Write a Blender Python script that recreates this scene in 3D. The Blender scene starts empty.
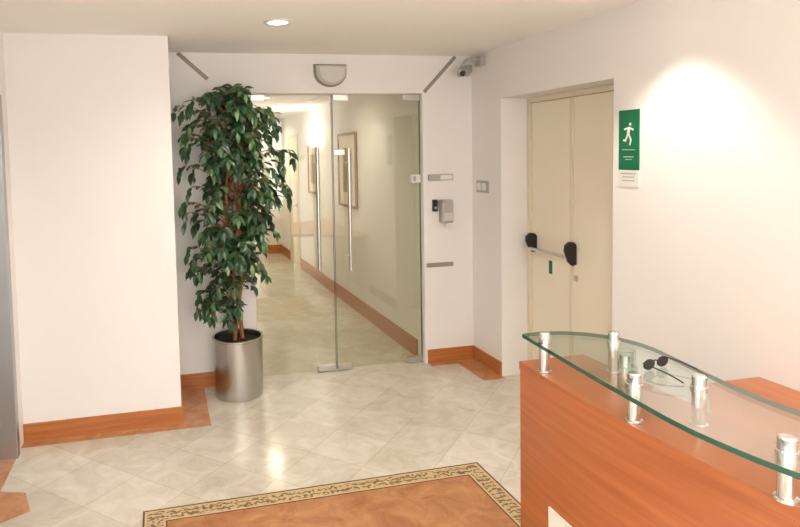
import bpy, bmesh, math, random
from mathutils import Vector, Matrix, Euler
random.seed(11)
scene=bpy.context.scene
scene.view_settings.view_transform='Standard'
scene.view_settings.exposure=0.0
H=2.6
# ------------------------------------------------------------ helpers
def s2l(r,g,b):
    f=lambda c:(c/255/12.92) if c/255<=0.04045 else ((c/255+0.055)/1.055)**2.4
    return (f(r),f(g),f(b),1)
def newmat(name):
    m=bpy.data.materials.new(name); m.use_nodes=True
    nt=m.node_tree; b=nt.nodes['Principled BSDF']; return m,nt,b
def N(nt,t,**k):
    n=nt.nodes.new(t)
    for a,v in k.items(): setattr(n,a,v)
    return n
def simple(name,col,rough=0.5,metal=0.0,var=0.04,scale=8,bump=0.0,bscale=200,coat=0):
    m,nt,b=newmat(name)
    tc=N(nt,'ShaderNodeTexCoord'); no=N(nt,'ShaderNodeTexNoise'); no.inputs['Scale'].default_value=scale
    no.inputs['Detail'].default_value=4
    nt.links.new(tc.outputs['Object'],no.inputs['Vector'])
    mx=N(nt,'ShaderNodeMix',data_type='RGBA')
    mx.inputs[6].default_value=tuple(c*(1-var) for c in col[:3])+(1,)
    mx.inputs[7].default_value=tuple(min(1,c*(1+var)) for c in col[:3])+(1,)
    nt.links.new(no.outputs['Fac'],mx.inputs[0]); nt.links.new(mx.outputs[2],b.inputs['Base Color'])
    b.inputs['Roughness'].default_value=rough; b.inputs['Metallic'].default_value=metal
    if coat: b.inputs['Coat Weight'].default_value=coat
    if bump:
        n2=N(nt,'ShaderNodeTexNoise'); n2.inputs['Scale'].default_value=bscale
        nt.links.new(tc.outputs['Object'],n2.inputs['Vector'])
        bp=N(nt,'ShaderNodeBump'); bp.inputs['Strength'].default_value=bump; bp.inputs['Distance'].default_value=0.002
        nt.links.new(n2.outputs['Fac'],bp.inputs['Height']); nt.links.new(bp.outputs[0],b.inputs['Normal'])
    return m
def wood(name,c1,c2,stretch=(1.5,1.5,30),rough=0.35):
    m,nt,b=newmat(name)
    tc=N(nt,'ShaderNodeTexCoord'); mp=N(nt,'ShaderNodeMapping'); mp.inputs['Scale'].default_value=stretch
    nt.links.new(tc.outputs['Object'],mp.inputs['Vector'])
    no=N(nt,'ShaderNodeTexNoise'); no.inputs['Scale'].default_value=1.6; no.inputs['Detail'].default_value=8; no.inputs['Roughness'].default_value=0.65
    nt.links.new(mp.outputs[0],no.inputs['Vector'])
    cr=N(nt,'ShaderNodeValToRGB'); cr.color_ramp.elements[0].position=0.3; cr.color_ramp.elements[1].position=0.72
    cr.color_ramp.elements[0].color=c1; cr.color_ramp.elements[1].color=c2
    nt.links.new(no.outputs['Fac'],cr.inputs[0]); nt.links.new(cr.outputs[0],b.inputs['Base Color'])
    b.inputs['Roughness'].default_value=rough
    return m
def link(o): bpy.context.collection.objects.link(o); return o
def mesh_obj(name,verts,faces,mats,fm=None,smooth=False,parent=None,bevel=0):
    me=bpy.data.meshes.new(name); me.from_pydata(verts,[],faces)
    for m in (mats if isinstance(mats,(list,tuple)) else [mats]): me.materials.append(m)
    if fm:
        for i,p in enumerate(me.polygons): p.material_index=fm[i]
    me.validate(); me.update()
    bm=bmesh.new(); bm.from_mesh(me); bmesh.ops.recalc_face_normals(bm,faces=bm.faces); bm.to_mesh(me); bm.free()
    if smooth:
        for p in me.polygons: p.use_smooth=True
    o=link(bpy.data.objects.new(name,me))
    if parent: o.parent=parent
    if bevel:
        b=o.modifiers.new('bevel','BEVEL'); b.width=bevel; b.segments=3; b.limit_method='ANGLE'
    return o
def boxes(name,bl,mats,parent=None,bevel=0,fm=None):
    v=[];f=[];mi=[]
    for k,(x0,x1,y0,y1,z0,z1) in enumerate(bl):
        x0,x1=sorted((x0,x1)); y0,y1=sorted((y0,y1)); z0,z1=sorted((z0,z1)); n=len(v)
        v+=[(x0,y0,z0),(x1,y0,z0),(x1,y1,z0),(x0,y1,z0),(x0,y0,z1),(x1,y0,z1),(x1,y1,z1),(x0,y1,z1)]
        f+=[(n,n+3,n+2,n+1),(n+4,n+5,n+6,n+7),(n,n+1,n+5,n+4),(n+1,n+2,n+6,n+5),(n+2,n+3,n+7,n+6),(n+3,n,n+4,n+7)]
        mi+=[fm[k] if fm else 0]*6
    return mesh_obj(name,v,f,mats,mi,parent=parent,bevel=bevel)
def empty(name,loc=(0,0,0)):
    o=link(bpy.data.objects.new(name,None)); o.location=loc; o.empty_display_size=0.1; return o
def lathe(name,prof,center,mat,parent=None,seg=48,axis='Z',smooth=True):
    v=[];f=[]
    for r,z in prof:
        for i in range(seg):
            a=2*math.pi*i/seg
            p=(r*math.cos(a),r*math.sin(a),z)
            if axis=='Y': p=(p[0],p[2],p[1])
            if axis=='X': p=(p[2],p[0],p[1])
            v.append((p[0]+center[0],p[1]+center[1],p[2]+center[2]))
    for k in range(len(prof)-1):
        for i in range(seg):
            j=(i+1)%seg; f.append((k*seg+i,k*seg+j,(k+1)*seg+j,(k+1)*seg+i))
    f.append(tuple(range(seg))); f.append(tuple((len(prof)-1)*seg+i for i in range(seg)))
    o=mesh_obj(name,v,f,mat,parent=parent,smooth=smooth)
    if smooth:
        e=o.modifiers.new('es','EDGE_SPLIT'); e.split_angle=math.radians(35)
    return o
def tube(name,pts,rad,mat,parent=None,res=6,cyc=False):
    cu=bpy.data.curves.new(name,'CURVE'); cu.dimensions='3D'; cu.bevel_depth=1.0; cu.bevel_resolution=res//2; cu.resolution_u=6
    sp=cu.splines.new('NURBS' if len(pts)>3 else 'POLY'); sp.points.add(len(pts)-1)
    for i,p in enumerate(pts):
        sp.points[i].co=(*p,1); sp.points[i].radius=rad[i] if isinstance(rad,(list,tuple)) else rad
    if len(pts)>3: sp.use_endpoint_u=True; sp.order_u=4
    sp.use_cyclic_u=cyc; cu.use_fill_caps=True
    cu.materials.append(mat); o=link(bpy.data.objects.new(name,cu))
    if parent: o.parent=parent
    return o
def catmull(P,n=6,closed=False):
    out=[]; L=len(P)
    rng=range(L) if closed else range(L-1)
    for i in rng:
        g=lambda k: Vector(P[k%L]) if closed else Vector(P[max(0,min(L-1,k))])
        a,b,c,d=g(i-1),g(i),g(i+1),g(i+2)
        for s in range(n):
            t=s/n; out.append(tuple(0.5*((2*b)+(c-a)*t+(2*a-5*b+4*c-d)*t*t+(3*b-a-3*c+d)*t**3)))
    if not closed: out.append(tuple(P[-1]))
    return out
def prism(name,poly,z0,z1,mats,parent=None,sidemat=0,bevel=0):
    n=len(poly); v=[(x,y,z0) for x,y in poly]+[(x,y,z1) for x,y in poly]
    f=[tuple(range(n))[::-1],tuple(range(n,2*n))]+[(i,(i+1)%n,n+(i+1)%n,n+i) for i in range(n)]
    return mesh_obj(name,v,f,mats,[0,0]+[sidemat]*n,parent=parent,bevel=bevel)
# ------------------------------------------------------------ materials
M_wall=simple('plaster_warm_white',s2l(239,235,231),0.75,var=0.015,scale=1.5,bump=0.08,bscale=160)
M_ceil=simple('ceiling_paint',s2l(250,247,242),0.8,var=0.01,scale=1.0)
M_base=wood('baseboard_wood',s2l(158,92,46),s2l(196,124,70),(1.2,1.2,26),0.35)
M_desk=wood('cherry_veneer',s2l(146,80,42),s2l(174,102,62),(1.0,1.0,28),0.32)
M_desktop=wood('cherry_top',s2l(160,90,50),s2l(182,110,68),(20,1.0,1.0),0.3)
M_door=simple('door_cream_paint',s2l(242,232,211),0.5,var=0.015,scale=2)
M_frame=simple('door_frame_paint',s2l(230,218,194),0.5,var=0.01)
M_steel=simple('brushed_steel',(0.62,0.60,0.57,1),0.28,1.0,var=0.05,scale=20)
M_steel_dark=simple('elevator_steel',(0.46,0.46,0.46,1),0.4,1.0,var=0.05,scale=6)
M_chrome=simple('chrome',(0.72,0.72,0.72,1),0.14,1.0,var=0.01)
M_black=simple('black_plastic',(0.012,0.012,0.013,1),0.35,var=0.05)
M_greyp=simple('grey_plastic',s2l(172,169,162),0.45,var=0.02)
M_lgrey=simple('light_grey_plastic',s2l(204,201,194),0.4,var=0.02)
M_whitep=simple('white_plastic',s2l(232,230,224),0.4,var=0.01)
M_strip=simple('strip_grey',s2l(146,138,124),0.4,var=0.03)
M_green=simple('sign_green',s2l(12,108,70),0.45,var=0.02)
M_soil=simple('soil',(0.03,0.018,0.01,1),0.95,var=0.5,scale=60,bump=0.8,bscale=60)
M_bark=simple('bark',s2l(150,98,64),0.8,var=0.35,scale=40,bump=0.4,bscale=90)
M_kick=simple('white_laminate',s2l(226,222,214),0.35,var=0.01)
M_gold=simple('frame_wood_gold',s2l(140,88,48),0.4,var=0.1,scale=30)
M_mat=simple('picture_mount',s2l(226,216,196),0.7,var=0.02)
M_pot=simple('pot_satin_steel',(0.55,0.54,0.52,1),0.27,1.0,var=0.01,scale=4)
# floor marble
M_floor,nt,b=newmat('marble_tiles')
tc=N(nt,'ShaderNodeTexCoord'); mp=N(nt,'ShaderNodeMapping'); mp.inputs['Rotation'].default_value=(0,0,math.radians(45))
nt.links.new(tc.outputs['Object'],mp.inputs[0])
br=N(nt,'ShaderNodeTexBrick'); br.offset=0.0; br.squash=1.0
br.inputs['Scale'].default_value=1.0; br.inputs['Brick Width'].default_value=0.36; br.inputs['Row Height'].default_value=0.36
br.inputs['Mortar Size'].default_value=0.002; br.inputs['Mortar Smooth'].default_value=0.3
br.inputs['Color1'].default_value=s2l(222,216,204); br.inputs['Color2'].default_value=s2l(209,202,188); br.inputs['Mortar'].default_value=s2l(190,180,163)
nt.links.new(mp.outputs[0],br.inputs['Vector'])
no=N(nt,'ShaderNodeTexNoise'); no.inputs['Scale'].default_value=5; no.inputs['Detail'].default_value=9; no.inputs['Roughness'].default_value=0.65; no.inputs['Distortion'].default_value=1.2
nt.links.new(tc.outputs['Object'],no.inputs['Vector'])
cr=N(nt,'ShaderNodeValToRGB'); cr.color_ramp.elements[0].position=0.35; cr.color_ramp.elements[1].position=0.7
cr.color_ramp.elements[0].color=s2l(206,195,176); cr.color_ramp.elements[1].color=(1,1,1,1)
nt.links.new(no.outputs['Fac'],cr.inputs[0])
mx=N(nt,'ShaderNodeMix',data_type='RGBA',blend_type='MULTIPLY'); mx.inputs[0].default_value=0.55
nt.links.new(br.outputs['Color'],mx.inputs[6]); nt.links.new(cr.outputs[0],mx.inputs[7]); nt.links.new(mx.outputs[2],b.inputs['Base Color'])
b.inputs['Roughness'].default_value=0.15; b.inputs['Specular IOR Level'].default_value=0.55
def omarble(name,a,c,scale=7,rough=0.3):
    m,nt,b=newmat(name)
    tc=N(nt,'ShaderNodeTexCoord'); no=N(nt,'ShaderNodeTexNoise'); no.inputs['Scale'].default_value=scale; no.inputs['Detail'].default_value=10; no.inputs['Roughness'].default_value=0.7; no.inputs['Distortion'].default_value=0.8
    nt.links.new(tc.outputs['Object'],no.inputs['Vector'])
    cr=N(nt,'ShaderNodeValToRGB'); cr.color_ramp.elements[0].position=0.35; cr.color_ramp.elements[1].position=0.68
    cr.color_ramp.elements[0].color=a; cr.color_ramp.elements[1].color=c
    nt.links.new(no.outputs['Fac'],cr.inputs[0]); nt.links.new(cr.outputs[0],b.inputs['Base Color']); b.inputs['Roughness'].default_value=rough
    return m
M_border=omarble('orange_marble_border',s2l(172,112,70),s2l(200,148,104),rough=0.18)
M_rugin=omarble('rug_field',s2l(146,90,52),s2l(186,136,90),6,0.45)
M_print=omarble('art_print',s2l(120,110,90),s2l(196,170,120),9,0.5)
M_rugdark=simple('rug_dark_line',s2l(84,58,38),0.7)
M_ruglight=simple('rug_light_line',s2l(190,166,124),0.7)
M_rugpat,nt,b=newmat('rug_border_pattern')
tc=N(nt,'ShaderNodeTexCoord'); vo=N(nt,'ShaderNodeTexVoronoi'); vo.feature='DISTANCE_TO_EDGE'; vo.inputs['Scale'].default_value=34; vo.inputs['Randomness'].default_value=0.8
nt.links.new(tc.outputs['Object'],vo.inputs['Vector'])
wv=N(nt,'ShaderNodeTexWave'); wv.wave_type='RINGS'; wv.inputs['Scale'].default_value=9; wv.inputs['Distortion'].default_value=8; wv.inputs['Detail'].default_value=2; wv.inputs['Detail Scale'].default_value=3
nt.links.new(tc.outputs['Object'],wv.inputs['Vector'])
ma=N(nt,'ShaderNodeMath',operation='MULTIPLY'); ma.inputs[1].default_value=1.6; nt.links.new(vo.outputs['Distance'],ma.inputs[0])
md=N(nt,'ShaderNodeMath',operation='MULTIPLY_ADD'); md.inputs[1].default_value=0.6; nt.links.new(wv.outputs['Fac'],md.inputs[0]); nt.links.new(ma.outputs[0],md.inputs[2])
cr=N(nt,'ShaderNodeValToRGB'); cr.color_ramp.elements[0].position=0.24; cr.color_ramp.elements[1].position=0.60
cr.color_ramp.elements[0].color=s2l(112,84,56); cr.color_ramp.elements[1].color=s2l(186,162,122)
nt.links.new(md.outputs[0],cr.inputs[0]); nt.links.new(cr.outputs[0],b.inputs['Base Color']); b.inputs['Roughness'].default_value=0.6
def thin_glass(name,tint,refl=1.0,f0=0.04):
    m=bpy.data.materials.new(name); m.use_nodes=True; nt=m.node_tree; nt.nodes.clear()
    o=N(nt,'ShaderNodeOutputMaterial'); t=N(nt,'ShaderNodeBsdfTransparent'); t.inputs[0].default_value=tint
    g=N(nt,'ShaderNodeBsdfGlossy'); g.inputs['Roughness'].default_value=0.02; g.inputs[0].default_value=(1,1,1,1)
    lw=N(nt,'ShaderNodeLayerWeight'); lw.inputs[0].default_value=0.5
    p=N(nt,'ShaderNodeMath',operation='POWER'); p.inputs[1].default_value=5; nt.links.new(lw.outputs['Facing'],p.inputs[0])
    a=N(nt,'ShaderNodeMath',operation='MULTIPLY_ADD'); a.inputs[1].default_value=refl*0.9; a.inputs[2].default_value=f0; nt.links.new(p.outputs[0],a.inputs[0])
    mx=N(nt,'ShaderNodeMixShader'); nt.links.new(a.outputs[0],mx.inputs[0]); nt.links.new(t.outputs[0],mx.inputs[1]); nt.links.new(g.outputs[0],mx.inputs[2])
    nt.links.new(mx.outputs[0],o.inputs[0]); return m
M_glass=thin_glass('door_glass',(0.89,0.90,0.84,1),0.9,0.08)
M_glass2=thin_glass('shelf_glass',(0.86,0.92,0.90,1),1.0,0.10)
M_gedge=simple('glass_edge_green',s2l(40,78,64),0.15,var=0.05)
M_acr=thin_glass('acrylic',(0.92,0.95,0.93,1),1.0)
def emis(name,col,s):
    m=bpy.data.materials.new(name); m.use_nodes=True; nt=m.node_tree; nt.nodes.clear()
    o=N(nt,'ShaderNodeOutputMaterial'); e=N(nt,'ShaderNodeEmission'); e.inputs[0].default_value=col; e.inputs[1].default_value=s
    nt.links.new(e.outputs[0],o.inputs[0]); return m
M_lamp=emis('lamp_disc',(1,0.93,0.82,1),12)
# ------------------------------------------------------------ room shell
XL=-3.518; L1=-2.519; B=0.630; G1=-0.450; G0=-1.895; GH=2.290; Y1=-0.461; Y2=-1.689; DH=2.204; RD=0.2545; YB=-8.0; CY=6.4
boxes('floor',[(XL-1.2,1.0,YB,CY+0.2,-0.1,0)],M_floor)
boxes('ceiling',[(XL-1.2,1.0,YB,CY+0.2,H,H+0.1)],M_ceil)
boxes('wall_back',[(L1-0.2,G0,0,0.15,0,H),(G0,G1,0,0.15,GH,H),(G1,0.3,0,0.15,0,H)],M_wall)
boxes('wall_pier',[(XL-0.25,L1,-B,0.0,0,H)],M_wall)
boxes('wall_right',[(0,RD+0.05,0,Y1,0,H),(0,RD+0.05,Y1,Y2,DH,H),(0,RD+0.05,Y2,YB,0,H)],M_wall)
EY0,EY1=-0.80,-1.95
boxes('wall_left',[(XL-0.25,XL,-B,EY0,0,H),(XL-0.25,XL,EY0,EY1,2.2,H),(XL-0.25,XL,EY1,YB,0,H)],M_wall)
boxes('wall_corridor_right',[(G1,G1+0.12,0.15,CY,0,H)],M_wall)
boxes('wall_corridor_left',[(G0-0.15,G0-0.03,0.15,CY,0,H)],M_wall)
boxes('wall_corridor_end',[(G0-0.2,G1+0.2,CY,CY+0.12,0,H)],M_wall)
bh=0.115; bt=0.014
boxes('baseboard_pier',[(XL,L1+bt,-B-bt,-B,0,bh),(L1,L1+bt,-B,0,0,bh)],M_base)
boxes('baseboard_back',[(L1+bt,G0-0.02,-bt,0,0,bh),(G1+0.02,0,-bt,0,0,bh)],M_base)
boxes('baseboard_right',[(-bt,0,-bt,Y1,0,bh),(-bt,0,Y2,-2.6,0,bh)],M_base)
boxes('baseboard_corridor_right',[(G1-bt,G1,0.16,4.76,0,0.16),(G1-bt,G1,5.50,CY,0,0.16)],M_base)
boxes('baseboard_corridor_end',[(G0,G1-bt,CY-bt,CY,0,0.16)],M_base)
boxes('baseboard_corridor_left',[(G0-0.03,G0-0.03+bt,0.16,CY-bt,0,0.16)],M_base)
def flat(name,polys,mat,z=0.0015):
    v=[];f=[]
    for P in polys:
        n=len(v); v+=[(x,y,z) for x,y in P]; f.append(tuple(range(n,n+len(P))))
    return mesh_obj(name,v,f,mat)
bw=0.19
flat('floor_border_inlay',[[(XL,-B-0.10),(L1+bw,-B-0.10),(L1+bw,-B),(XL,-B)],[(L1,-B),(L1+bw,-B),(L1+bw,0),(L1,0)],
   [(-bw,Y1-0.05),(0,Y1-0.05),(0,0),(-bw,0)],[(G1+0.02,-0.09),(-bw,-0.09),(-bw,0),(G1+0.02,0)],
   [(XL,-1.25),(XL+0.0,-1.62),(XL+0.20,-1.50),(XL+0.14,-1.30)]],M_border)
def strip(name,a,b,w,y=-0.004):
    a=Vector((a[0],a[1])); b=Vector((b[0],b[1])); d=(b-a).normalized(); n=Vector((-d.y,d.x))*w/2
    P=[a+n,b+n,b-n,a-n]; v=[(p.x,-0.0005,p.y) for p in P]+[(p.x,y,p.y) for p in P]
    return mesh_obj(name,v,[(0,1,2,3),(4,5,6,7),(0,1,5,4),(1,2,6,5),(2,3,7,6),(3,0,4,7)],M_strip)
strip('diagonal_strip_1',(-2.44,2.595),(-2.22,2.40),0.03)  # thin grey diagonals on the back wall, running down from the ceiling
strip('diagonal_strip_2',(-0.15,2.595),(-0.435,2.30),0.03)
boxes('trim_3',[(-0.43,-0.19,-0.012,-0.0005,0.825,0.86)],M_strip)
# ------------------------------------------------------------ elevator
el=empty('elevator_door')
boxes('frame',[(XL-0.2,XL+0.012,EY0,EY0-0.07,0,2.2),(XL-0.2,XL+0.012,EY1+0.07,EY1,0,2.2),(XL-0.2,XL+0.012,EY0-0.07,EY1+0.07,2.13,2.2)],M_steel_dark,el,0.003)
boxes('panels',[(XL-0.16,XL-0.12,EY0-0.07,(EY0+EY1)/2+0.002,0,2.13),(XL-0.16,XL-0.12,(EY0+EY1)/2-0.002,EY1+0.07,0,2.13)],M_steel_dark,el,0.002)
boxes('sill',[(XL-0.12,XL,EY0-0.07,EY1+0.07,0,0.004)],M_border,el)
# ------------------------------------------------------------ glass entrance
ge=empty('glass_double_door')
XM=-1.222; gy0,gy1=0.05,0.062
boxes('leaf_left',[(G0+0.006,XM-0.004,gy0,gy1,0.012,GH-0.006)],M_glass,ge)
boxes('leaf_right',[(XM+0.004,G1-0.006,gy0,gy1,0.012,GH-0.006)],M_glass,ge)
boxes('glass_edges',[(XM-0.006,XM-0.0035,gy0,gy1,0.012,GH-0.006),(XM+0.0035,XM+0.006,gy0,gy1,0.012,GH-0.006),(G1-0.010,G1-0.005,gy0,gy1,0.012,GH-0.006)],M_gedge,ge)
pf=[]
for xa,xb in ((XM-0.165,XM-0.01),(G1-0.165,G1-0.008)):
    pf.append((xa,xb,gy0-0.012,gy1+0.012,0.004,0.055))
for xa,xb in ((XM+0.008,XM+0.14),(G1-0.16,G1-0.008),(G0+0.008,G0+0.12)):
    pf.append((xa,xb,gy0-0.012,gy1+0.012,GH-0.055,GH-0.002))
pf.append((XM+0.01,XM+0.13,gy0-0.014,gy1+0.014,0.004,0.05))
boxes('patch_fittings',pf,M_steel,ge,0.004)
for hx,z0,z1,nm in ((-1.365,0.86,1.86,'handle_left'),(-1.10,0.84,1.85,'handle_right')):
    tube(nm,[(hx,gy0-0.05,z0),(hx,gy0-0.05,z1)],0.016,M_steel,ge)
    for zz in (z0+0.12,z1-0.12):
        lathe(nm+'_mount',[(0.011,gy0-0.05),(0.011,gy1+0.012)],(hx,0,zz),M_steel,ge,16,'Y')
boxes('lock_patch',[(XM+0.006,XM+0.10,gy0-0.015,gy1+0.015,1.795,1.84)],M_steel,ge,0.003)
boxes('glass_lock',[(-0.545,-0.465,gy0-0.03,gy1+0.02,1.545,1.615)],M_whitep,ge,0.006)
boxes('glass_lock_button',[(-0.535,-0.51,gy0-0.034,gy0-0.029,1.56,1.60)],M_steel_dark,ge)
# ------------------------------------------------------------ emergency light
em=empty('emergency_light')
def halfround(name,cx,ztop,rx,rz,y0,y1,mat,parent,n=24):
    v=[];f=[]
    ring=[(cx-rx,ztop)]+[(cx-rx*math.cos(math.pi*i/n),ztop-rz*0.35-rz*0.65*math.sin(math.pi*i/n)) for i in range(n+1)]+[(cx+rx,ztop)]
    m=len(ring)
    for y,s in ((y0,1),((y0+y1)/2,1.0),(y1,0.82)):
        for x,z in ring: v.append((cx+(x-cx)*s,y,ztop-rz/2+(z-ztop+rz/2)*s))
    for k in range(2):
        for i in range(m):
            j=(i+1)%m; f.append((k*m+i,k*m+j,(k+1)*m+j,(k+1)*m+i))
    f.append(tuple(range(m))); f.append(tuple(2*m+i for i in range(m)))
    return mesh_obj(name,v,f,mat,parent=parent)
halfround('housing',-1.245,2.52,0.135,0.18,-0.001,-0.03,M_strip,em)
halfround('diffuser',-1.245,2.508,0.120,0.155,-0.03,-0.075,M_lgrey,em)
# ------------------------------------------------------------ corridor things
def picture(name,y0,y1,z0,z1,fw=0.03,x=G1,d=0.03):
    e=empty(name)
    boxes('frame',[(x-d,x-0.001,y0,y0+fw,z0,z1),(x-d,x-0.001,y1-fw,y1,z0,z1),(x-d,x-0.001,y0+fw,y1-fw,z0,z0+fw),(x-d,x-0.001,y0+fw,y1-fw,z1-fw,z1)],M_gold,e,0.004)
    boxes('mount',[(x-0.015,x-0.002,y0+fw,y1-fw,z0+fw,z1-fw)],M_mat,e)
    w=(y1-y0); h=z1-z0
    boxes('print',[(x-0.017,x-0.014,y0+w*0.25,y1-w*0.25,z0+h*0.2,z1-h*0.2)],M_print,e)
    return e
picture('framed_picture',1.76,2.46,1.18,2.05)
picture('framed_picture',3.55,4.05,1.25,1.95)
d3=empty('door_3')
boxes('trim_frame',[(G1-0.02,G1-0.001,4.76,4.82,0,2.15),(G1-0.02,G1-0.001,5.44,5.50,0,2.15),(G1-0.02,G1-0.001,4.82,5.44,2.09,2.15)],M_frame,d3,0.004)
boxes('leaf',[(G1-0.012,G1-0.001,4.82,5.44,0.004,2.09)],M_door,d3)
lathe('knob',[(0.008,-0.06),(0.008,-0.03),(0.025,-0.03),(0.028,-0.015),(0.02,0)],(G1-0.012,4.88,1.0),M_steel,d3,16,'X')
# ------------------------------------------------------------ exit door
d1=empty('door_1')
ym=-0.985
fw=0.04
boxes('frame',[(RD-0.03,RD+0.04,Y1-fw,Y1-0.001,0,DH-0.001),(RD-0.03,RD+0.04,Y2+0.001,Y2+fw,0,DH-0.001),(RD-0.03,RD+0.04,Y2+fw,Y1-fw,DH-fw,DH-0.001)],M_frame,d1,0.003)
boxes('leaf_far',[(RD-0.01,RD+0.04,ym+0.004,Y1-fw-0.003,0.006,DH-fw-0.003)],M_door,d1,0.002)
boxes('leaf_near',[(RD-0.01,RD+0.04,Y2+fw+0.003,ym-0.004,0.006,DH-fw-0.003)],M_door,d1,0.002)
boxes('astragal',[(RD-0.024,RD-0.009,ym-0.018,ym+0.010,0.01,DH-fw-0.006)],M_frame,d1,0.002)
boxes('back_panel',[(RD+0.041,RD+0.048,Y2+0.001,Y1-0.001,0,DH)],M_frame,d1)
pb=empty('panic_push_bar')
def bracket(y,zt,h):
    prof=[(RD-0.012,zt+0.01),(RD-0.012,zt-h),(RD-0.045,zt-h-0.01),(RD-0.075,zt-h+0.02),(RD-0.105,zt-0.03),(RD-0.10,zt+0.01),(RD-0.07,zt+0.035),(RD-0.03,zt+0.03)]
    n=len(prof); v=[(x,y-0.015,z) for x,z in prof]+[(x,y+0.015,z) for x,z in prof]
    f=[tuple(range(n)),tuple(range(n,2*n))]+[(i,(i+1)%n,n+(i+1)%n,n+i) for i in range(n)]
    mesh_obj('bracket',v,f,M_black,parent=pb,bevel=0.008)
bracket(-0.56,1.12,0.11); bracket(-1.03,1.11,0.13)
tube('bar',[(RD-0.075,-0.565,1.035),(RD-0.075,-1.025,1.035)],0.013,M_steel,pb)
boxes('escape_label',[(RD-0.012,RD-0.0102,-0.72,-0.76,0.86,0.96)],[M_green],d1)
boxes('lock_plate',[(RD-0.013,RD-0.0102,-1.05,-1.01,0.86,0.90)],[M_steel],d1)
# ------------------------------------------------------------ sign
sg=empty('emergency_exit_sign')
ya,yb=-1.74,-1.895
boxes('green_panel',[(-0.006,-0.0005,yb,ya,1.67,2.01)],M_green,sg)
boxes('white_panel',[(-0.006,-0.0005,yb,ya,1.575,1.668)],M_whitep,sg)
def sp(P,x=-0.0075):
    return [(x,ya+(yb-ya)*u,1.67+0.34*w) for u,w in P]
def sgn(polys,mat,nm):
    v=[];f=[]
    for P in polys:
        n=len(v); v+=sp(P); f.append(tuple(range(n,n+len(P))))
    mesh_obj(nm,v,f,mat,parent=sg)
S=0.8
def sc_(P): return [(0.5+(u-0.5)*S,0.60+(w-0.60)*S) for u,w in P]
cx,cy=0.60,0.80
head=[(cx+0.07*math.cos(a*math.pi/6),cy+0.032*math.sin(a*math.pi/6)) for a in range(12)]
sgn([sc_(P) for P in [head,[(0.45,0.745),(0.62,0.75),(0.56,0.58),(0.40,0.58)],[(0.46,0.74),(0.42,0.70),(0.24,0.68),(0.22,0.72)],[(0.60,0.74),(0.62,0.70),(0.80,0.66),(0.82,0.70)],
 [(0.40,0.59),(0.50,0.59),(0.34,0.44),(0.16,0.46),(0.16,0.49),(0.30,0.49)],[(0.47,0.59),(0.57,0.59),(0.70,0.48),(0.62,0.36),(0.55,0.37),(0.60,0.47)]]],M_whitep,'running_man')
sgn([[(0.18,0.345),(0.82,0.34),(0.82,0.332),(0.18,0.337)],[(0.25,0.225),(0.75,0.225),(0.75,0.212),(0.25,0.212)],[(0.33,0.18),(0.67,0.18),(0.67,0.17),(0.33,0.17)]],M_lgrey,'lettering')
sgn([[(0.12,-0.05),(0.88,-0.05),(0.88,-0.07),(0.12,-0.07)],[(0.2,-0.11),(0.8,-0.11),(0.8,-0.125),(0.2,-0.125)],[(0.2,-0.17),(0.8,-0.17),(0.8,-0.185),(0.2,-0.185)]],M_greyp,'small_print')
# ------------------------------------------------------------ wall devices
cr_=empty('card_reader')
boxes('body',[(-0.41,-0.19,-0.03,-0.0005,1.56,1.612)],M_greyp,cr_,0.006)
boxes('face',[(-0.31,-0.20,-0.034,-0.029,1.567,1.605)],M_whitep,cr_,0.002)
ds=empty('soap_dispenser')
boxes('body',[(-0.32,-0.215,-0.09,-0.0005,1.20,1.40)],M_greyp,ds,0.02)
boxes('window',[(-0.305,-0.23,-0.094,-0.089,1.225,1.29)],M_lgrey,ds,0.005)
boxes('lever',[(-0.30,-0.235,-0.105,-0.08,1.185,1.205)],M_whitep,ds,0.005)
ic=empty('wall_intercom')
boxes('body',[(-0.375,-0.335,-0.03,-0.0005,1.30,1.40)],M_black,ic,0.004)
boxes('button',[(-0.365,-0.345,-0.034,-0.029,1.32,1.34)],M_steel,ic)
sw=empty('light_switch')
boxes('plate',[(-0.012,-0.0005,-0.28,-0.09,1.455,1.555)],M_greyp,sw,0.004)
boxes('rockers',[(-0.018,-0.011,-0.17,-0.11,1.475,1.535),(-0.018,-0.011,-0.25,-0.19,1.475,1.535)],M_whitep,sw,0.003)
sc=empty('security_camera')
boxes('mount',[(-0.05,-0.0005,-0.24,-0.15,2.49,2.57)],M_greyp,sc,0.004)
tube('arm',[(-0.04,-0.19,2.54),(-0.12,-0.17,2.57),(-0.17,-0.15,2.53),(-0.16,-0.15,2.47)],0.013,M_greyp,sc)
o=boxes('body',[(-0.045,0.045,-0.085,0.085,-0.032,0.032)],M_greyp,sc,0.008); o.location=(-0.15,-0.17,2.455); o.rotation_euler=(math.radians(18),0,math.radians(-38))
lathe('lens',[(0.022,-0.11),(0.022,-0.08),(0.026,-0.08),(0.026,-0.05)],(0,0,0),M_black,o,16,'Y')
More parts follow.
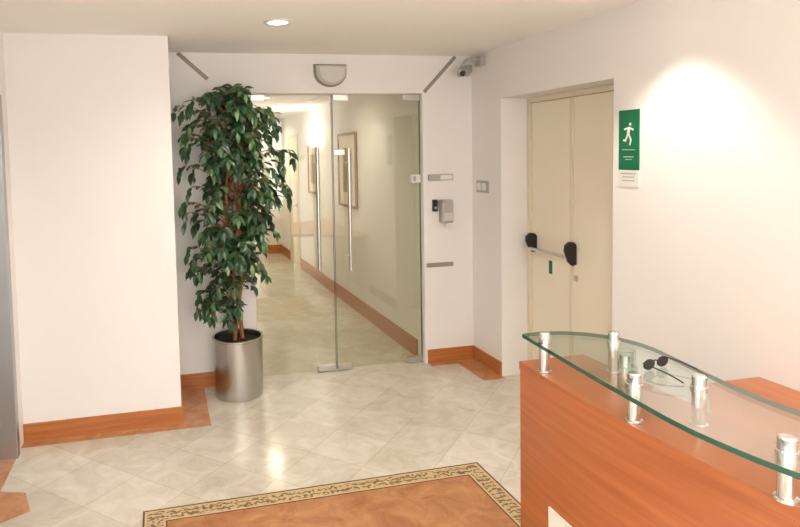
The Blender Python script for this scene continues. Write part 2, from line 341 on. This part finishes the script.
# ------------------------------------------------------------ ceiling downlights
def downlight(x,y,power,spot=110,blend=0.8,rad=0.06,col=(1,0.93,0.84),spec=1.0):
    e=empty('recessed_downlight',(x,y,H))
    v=[];f=[];n=32
    for r,z in ((0.085,-0.001),(0.085,-0.008),(0.062,-0.008),(0.058,-0.001)):
        for i in range(n): v.append((r*math.cos(2*math.pi*i/n),r*math.sin(2*math.pi*i/n),z))
    for k in range(3):
        for i in range(n):
            j=(i+1)%n; f.append((k*n+i,k*n+j,(k+1)*n+j,(k+1)*n+i))
    mesh_obj('ring',v,f,M_whitep,parent=e,smooth=True)
    mesh_obj('lamp',[(0.058*math.cos(2*math.pi*i/n),0.058*math.sin(2*math.pi*i/n),-0.003) for i in range(n)],[tuple(range(n))],M_lamp,parent=e)
    l=bpy.data.lights.new('spot','SPOT'); l.energy=power; l.spot_size=math.radians(spot); l.spot_blend=blend; l.shadow_soft_size=rad; l.color=col; l.specular_factor=spec
    lo=link(bpy.data.objects.new('beam',l)); lo.parent=e; lo.location=(0,0,-0.03)
downlight(-1.88,-1.13,48,150,1.0,spec=0.5)
downlight(-0.36,-2.20,46,96,0.5,0.06)
downlight(-1.9,-3.3,38,150,1.0,0.12,spec=0.25)
downlight(-3.0,-2.4,30,150,1.0,0.12,spec=0.4)
downlight(-0.42,-4.0,22,110,0.9,0.08)
downlight(-1.9,-5.2,40,150,1.0)
downlight(-1.15,1.4,50,160,1.0,col=(1,0.9,0.74))
downlight(-1.15,3.6,72,160,1.0,col=(1,0.9,0.76))
downlight(-1.15,5.5,90,160,1.0,col=(1,0.92,0.8))
def fill_uplighter(x,y,power):  # unseen lamp added behind the camera to brighten the ceiling
    e=empty('added_fill_lamp')
    lathe('base',[(0.15,0),(0.15,0.015),(0.02,0.03)],(x,y,0),M_steel,e,40)
    lathe('pole',[(0.014,0.02),(0.014,1.72)],(x,y,0),M_steel,e,16)
    lathe('bowl',[(0.02,1.70),(0.10,1.73),(0.17,1.80),(0.165,1.80),(0.10,1.745),(0.02,1.72)],(x,y,0),M_steel,e,40)
    l=bpy.data.lights.new('uplight','SPOT'); l.energy=power; l.spot_size=math.radians(170); l.spot_blend=0.4; l.shadow_soft_size=0.1; l.color=(1,0.96,0.92)
    lo=link(bpy.data.objects.new('fill_uplight',l)); lo.parent=e; lo.location=(x,y,1.80); lo.rotation_euler=(math.pi,0,0)
fill_uplighter(-3.1,-5.2,240)
fill_uplighter(-0.35,-5.3,210)
# ------------------------------------------------------------ rug
rx0,rx1,ry0,ry1=-2.75,-0.88,-2.70,-1.665
def frame_boxes(x0,x1,y0,y1,w,z0,z1):
    return [(x0,x1,y1-w,y1,z0,z1),(x0,x1,y0,y0+w,z0,z1),(x0,x0+w,y0+w,y1-w,z0,z1),(x1-w,x1,y0+w,y1-w,z0,z1)]
bl=[];fm=[]
i0=0
for w,mi in ((0.010,0),(0.012,3),(0.078,1),(0.012,3),(0.008,0)):
    bl+=frame_boxes(rx0+i0,rx1-i0,ry0+i0,ry1-i0,w,0.0,0.006); fm+=[mi]*4; i0+=w
bl.append((rx0+i0,rx1-i0,ry0+i0,ry1-i0,0,0.006)); fm.append(2)
boxes('area_rug',bl,[M_rugdark,M_rugpat,M_rugin,M_ruglight],fm=fm)
# ------------------------------------------------------------ reception desk
rd=empty('reception_desk')
front=[(-1.30,-2.77),(-1.312,-3.0),(-1.312,-3.25),(-1.297,-3.5),(-1.27,-3.75),(-1.21,-4.0),(-1.12,-4.25),(-0.98,-4.50),(-0.80,-4.70)]
inner=[(-1.03,-2.77),(-1.03,-3.0),(-1.03,-3.25),(-1.02,-3.5),(-1.0,-3.70),(-0.95,-3.90),(-0.87,-4.10),(-0.75,-4.30),(-0.60,-4.48)]
F=catmull(front,8); I=catmull(inner,8)
prism('counter_body',F+I[::-1],0.0,0.972,[M_desk],rd)
prism('counter_ledge',[(x-0.004,y) for x,y in F]+[(x+0.004,y) for x,y in I[::-1]],0.972,1.0,[M_desk],rd)
K=[p for p in F if p[1]<-2.95]
K2=[(x-0.006,y) for x,y in K]
prism('lower_panel',K2+[(x+0.004,y) for x,y in K[::-1]],0.05,0.545,[M_kick],rd)
wt=[(-0.28,-2.62),(-0.003,-2.62),(-0.003,-4.9),(-0.60,-4.48)]+I[::-1][1:-12]+[(-0.6,-2.95)]
prism('worktop',wt,0.72,0.75,[M_desktop],rd)
boxes('worktop_panel',[(-0.28,-0.25,-2.66,-3.3,0,0.72)],M_desk,rd)
G=[(-1.31,-2.80),(-1.335,-3.05),(-1.355,-3.27),(-1.368,-3.44),(-1.375,-3.58),(-1.365,-3.70),(-1.335,-3.84),(-1.25,-4.08),(-1.12,-4.32),(-0.95,-4.56),
   (-0.68,-4.40),(-0.85,-4.15),(-0.97,-3.90),(-1.03,-3.62),(-1.035,-3.45),(-1.01,-3.25),(-0.985,-3.05),(-1.03,-2.91),(-1.13,-2.825),(-1.23,-2.795)]
GS=catmull(G[:10],6)+catmull(G[10:],6)
prism('glass_shelf',GS,1.10,1.114,[M_glass2,M_gedge],rd,1)
for x,y in ((-1.285,-2.90),(-1.285,-3.33),(-1.262,-3.76),(-1.055,-2.97),(-1.13,-3.40),(-1.06,-3.80),(-1.10,-4.2)):
    lathe('standoff',[(0.025,1.0),(0.025,1.006),(0.018,1.008),(0.018,1.098),(0.023,1.0995),(0.023,1.1145),(0.019,1.116),(0.019,1.142),(0.016,1.146)],(x,y,0),M_chrome,rd,28)
# ------------------------------------------------------------ things on the shelf
gl=empty('sunglasses',(-1.135,-3.245,1.1155)); gl.rotation_euler=(0,0,math.radians(12))
for k,s in enumerate((-1,1)):
    c=(s*0.031,0,0.0165)
    P=[(c[0]+0.025*math.cos(t),c[1],c[2]+0.0165*math.sin(t)) for t in [2*math.pi*i/20 for i in range(20)]]
    mesh_obj('lens',[(x,y,z) for x,y,z in P]+[(x,y-0.003,z) for x,y,z in P],[tuple(range(20)),tuple(range(20,40))]+[(i,(i+1)%20,20+(i+1)%20,20+i) for i in range(20)],M_black,parent=gl)
tube('bridge',[(-0.008,0,0.022),(-0.003,0,0.026),(0.003,0,0.026),(0.008,0,0.022)],0.0025,M_black,gl)
tube('temple_1',[(-0.056,0,0.024),(-0.060,-0.04,0.023),(-0.058,-0.09,0.018),(-0.054,-0.125,0.003)],0.0022,M_black,gl)
tube('temple_2',[(0.056,0,0.024),(0.060,-0.04,0.023),(0.058,-0.09,0.018),(0.054,-0.125,0.003)],0.0022,M_black,gl)
cu=empty('clear_tape_roll')
lathe('holder',[(0.028,1.1145),(0.030,1.118),(0.030,1.165),(0.024,1.165),(0.024,1.12)],(-1.205,-3.20,0),M_acr,cu,28)
lathe('core',[(0.016,1.1145),(0.016,1.15)],(-1.205,-3.20,0),M_steel,cu,20)
# ------------------------------------------------------------ plant
pl=empty('potted_ficus_tree')
px,py=-2.075,-0.225
lathe('pot',[(0.165,0.0),(0.178,0.004),(0.181,0.03),(0.187,0.435),(0.192,0.440),(0.192,0.452),(0.186,0.456),(0.178,0.452),(0.176,0.40),(0.15,0.39)],(px,py,0),M_pot,pl,64)
lathe('soil',[(0.176,0.38),(0.17,0.415),(0.10,0.425),(0.02,0.428)],(px,py,0),M_soil,pl,32)
fx,fy=-2.08,-0.29
for k,(ox,oy,ph) in enumerate(((-0.03,0.01,0),(0.03,-0.01,2.2),(0.0,0.03,4.1))):
    pts=[];rad=[]
    for i in range(14):
        t=i/13; z=0.41+t*1.65
        a=ph+t*5.0; rr=0.052*(1-t*0.3)
        x=px+ox*0.5+rr*math.cos(a)+(fx-px)*t; y=py+oy*0.5+rr*math.sin(a)+(fy-py)*t
        pts.append((x,y,z)); rad.append(0.017*(1-t*0.6))
    tube('trunk',pts,rad,M_bark,pl)
prof=[(0.62,-2.32,-2.18),(0.74,-2.35,-2.05),(0.85,-2.38,-1.84),(1.0,-2.46,-1.76),(1.2,-2.40,-1.78),(1.35,-2.42,-1.74),(1.5,-2.49,-1.66),(1.77,-2.46,-1.63),(2.0,-2.48,-1.66),(2.15,-2.49,-1.78),(2.23,-2.46,-1.88),(2.28,-2.27,-1.96),(2.33,-2.16,-2.02)]
def lim(z):
    z=max(prof[0][0],min(prof[-1][0],z))
    for a,b in zip(prof,prof[1:]):
        if z<=b[0]:
            t=(z-a[0])/(b[0]-a[0]); return a[1]+(b[1]-a[1])*t,a[2]+(b[2]-a[2])*t
    return prof[-1][1:]
LV=[];LF=[];LC=[]
def leaf(p,d,up,L,W,shade):
    d=d.normalized(); s=d.cross(up)
    if s.length<1e-3: s=Vector((1,0,0))
    s.normalize(); n=s.cross(d).normalized()
    st=[(0,0.02),(0.2,0.72),(0.42,1.0),(0.70,0.66),(0.88,0.22),(1.0,0.0)]
    base=len(LV); bend=-0.15*L
    for t,w in st:
        c=p+d*(L*t)+n*(bend*t*t); off=s*(W*0.5*w); lift=n*(W*0.16*w)
        LV.extend([tuple(c-off+lift),tuple(c),tuple(c+off+lift)])
    for k in range(len(st)-1):
        b0=base+k*3; LF.append((b0,b0+1,b0+4,b0+3)); LF.append((b0+1,b0+2,b0+5,b0+4)); LC.extend([shade,shade])
TW=[]
NS=250
for q in range(NS):
    z0=0.68+1.62*q/(NS-1)
    if z0<1.0 and random.random()<0.5: continue
    xa,xb=lim(z0); a=random.uniform(0,2*math.pi)
    cxm=(xa+xb)/2; rxm=(xb-xa)/2
    reach=random.uniform(0.3,1.0)
    tier=0.80+0.20*abs(math.sin(z0*11+0.8*math.cos(a)))
    tx=cxm+rxm*math.cos(a)*reach*tier; ty=fy+0.22*math.sin(a)*reach
    T0=Vector((fx+(tx-fx)*0.15,fy+(ty-fy)*0.15,z0-0.14*reach))
    T1=Vector((tx,ty,z0+random.uniform(0,0.05)))
    out=Vector((math.cos(a),math.sin(a)*0.7,0)).normalized()
    T2=T1+out*0.04+Vector((0,0,-0.03-0.07*random.random()))
    P=catmull([T0,(T0+T1)/2+Vector((0,0,0.035)),T1,T2],3); P=[Vector(w_) for w_ in P]
    TW.append(P)
    n=len(P); sh=random.random()
    for i in range(2,n):
        for side in (-1,1):
            if random.random()<0.14: continue
            p=P[i]; d0=(P[i]-P[i-1]).normalized()
            sd=d0.cross(Vector((0,0,1)))
            if sd.length<0.05: sd=Vector((1,0,0))
            sd.normalize()
            d=d0*0.5+sd*side*random.uniform(0.6,1.1)+Vector((random.uniform(-.25,.25),random.uniform(-.3,.2),random.uniform(-0.75,0.0)))
            L=random.uniform(0.06,0.10); W=L*random.uniform(0.38,0.48)
            tip=p+d.normalized()*L
            if tip.x<-2.508 or tip.y>-0.01 or p.y>-0.01 or p.x<-2.505: continue
            leaf(p,d,Vector((random.uniform(-.45,.45),random.uniform(-.9,.1),1)),L,W,min(1,max(0,0.5*sh+0.5*random.random())))
    tip=P[-1]+(P[-1]-P[-2]).normalized()*0.09
    if tip.x>-2.5 and tip.y<-0.01: leaf(P[-1],(P[-1]-P[-2])+Vector((0,0,-0.01)),Vector((0,-0.4,1)),0.085,0.036,random.random())
M_leaf,nt,b=newmat('ficus_leaf')
at=N(nt,'ShaderNodeAttribute'); at.attribute_name='shade'
cr=N(nt,'ShaderNodeValToRGB'); cr.color_ramp.elements[0].color=s2l(30,52,34); cr.color_ramp.elements[1].color=s2l(112,142,90)
e=cr.color_ramp.elements.new(0.55); e.color=s2l(52,84,54)
nt.links.new(at.outputs['Fac'],cr.inputs[0]); nt.links.new(cr.outputs[0],b.inputs['Base Color']); b.inputs['Roughness'].default_value=0.33
me=bpy.data.meshes.new('foliage'); me.from_pydata(LV,[],LF); me.materials.append(M_leaf)
ca=me.attributes.new('shade','FLOAT','FACE')
for i,c in enumerate(LC): ca.data[i].value=c
for p in me.polygons: p.use_smooth=True
fo=link(bpy.data.objects.new('foliage',me)); fo.parent=pl
cu=bpy.data.curves.new('twigs','CURVE'); cu.dimensions='3D'; cu.bevel_depth=0.0028; cu.bevel_resolution=1
for P in TW:
    s=cu.splines.new('POLY'); s.points.add(len(P)-1)
    for i,q in enumerate(P): s.points[i].co=(*q,1); s.points[i].radius=1.3-0.9*i/len(P)
cu.materials.append(M_bark); tw=link(bpy.data.objects.new('twigs',cu)); tw.parent=pl
# ------------------------------------------------------------ world (daylight through open glazed front behind the camera)
w=bpy.data.worlds.new('World'); scene.world=w; w.use_nodes=True
bg=w.node_tree.nodes['Background']; bg.inputs[0].default_value=(1.0,0.99,0.98,1); bg.inputs[1].default_value=4.2
wf=empty('window_1')
fr=[(XL,0.0,YB-0.03,YB+0.03,0,0.08),(XL,0.0,YB-0.03,YB+0.03,H-0.08,H)]
for k in range(5):
    x=XL+0.03+(0-XL-0.06)*k/4; fr.append((x-0.03,x+0.03,YB-0.03,YB+0.03,0.08,H-0.08))
boxes('mullions',fr,M_steel_dark,wf)
# ------------------------------------------------------------ camera
yaw,pitch,roll=-0.2260,0.0602,-0.0242
R=(Matrix.Rotation(yaw,4,'Z')@Matrix.Rotation(math.pi/2-pitch,4,'X')@Matrix.Rotation(roll,4,'Z'))
cam=bpy.data.cameras.new('camera'); co=link(bpy.data.objects.new('camera',cam))
co.matrix_world=Matrix.Translation((-2.6014,-4.8272,1.7955))@R
cam.sensor_width=36; cam.lens=36*618.115/800; cam.shift_x=97.212/800; cam.shift_y=-70.507/800; cam.clip_start=0.02
scene.camera=co
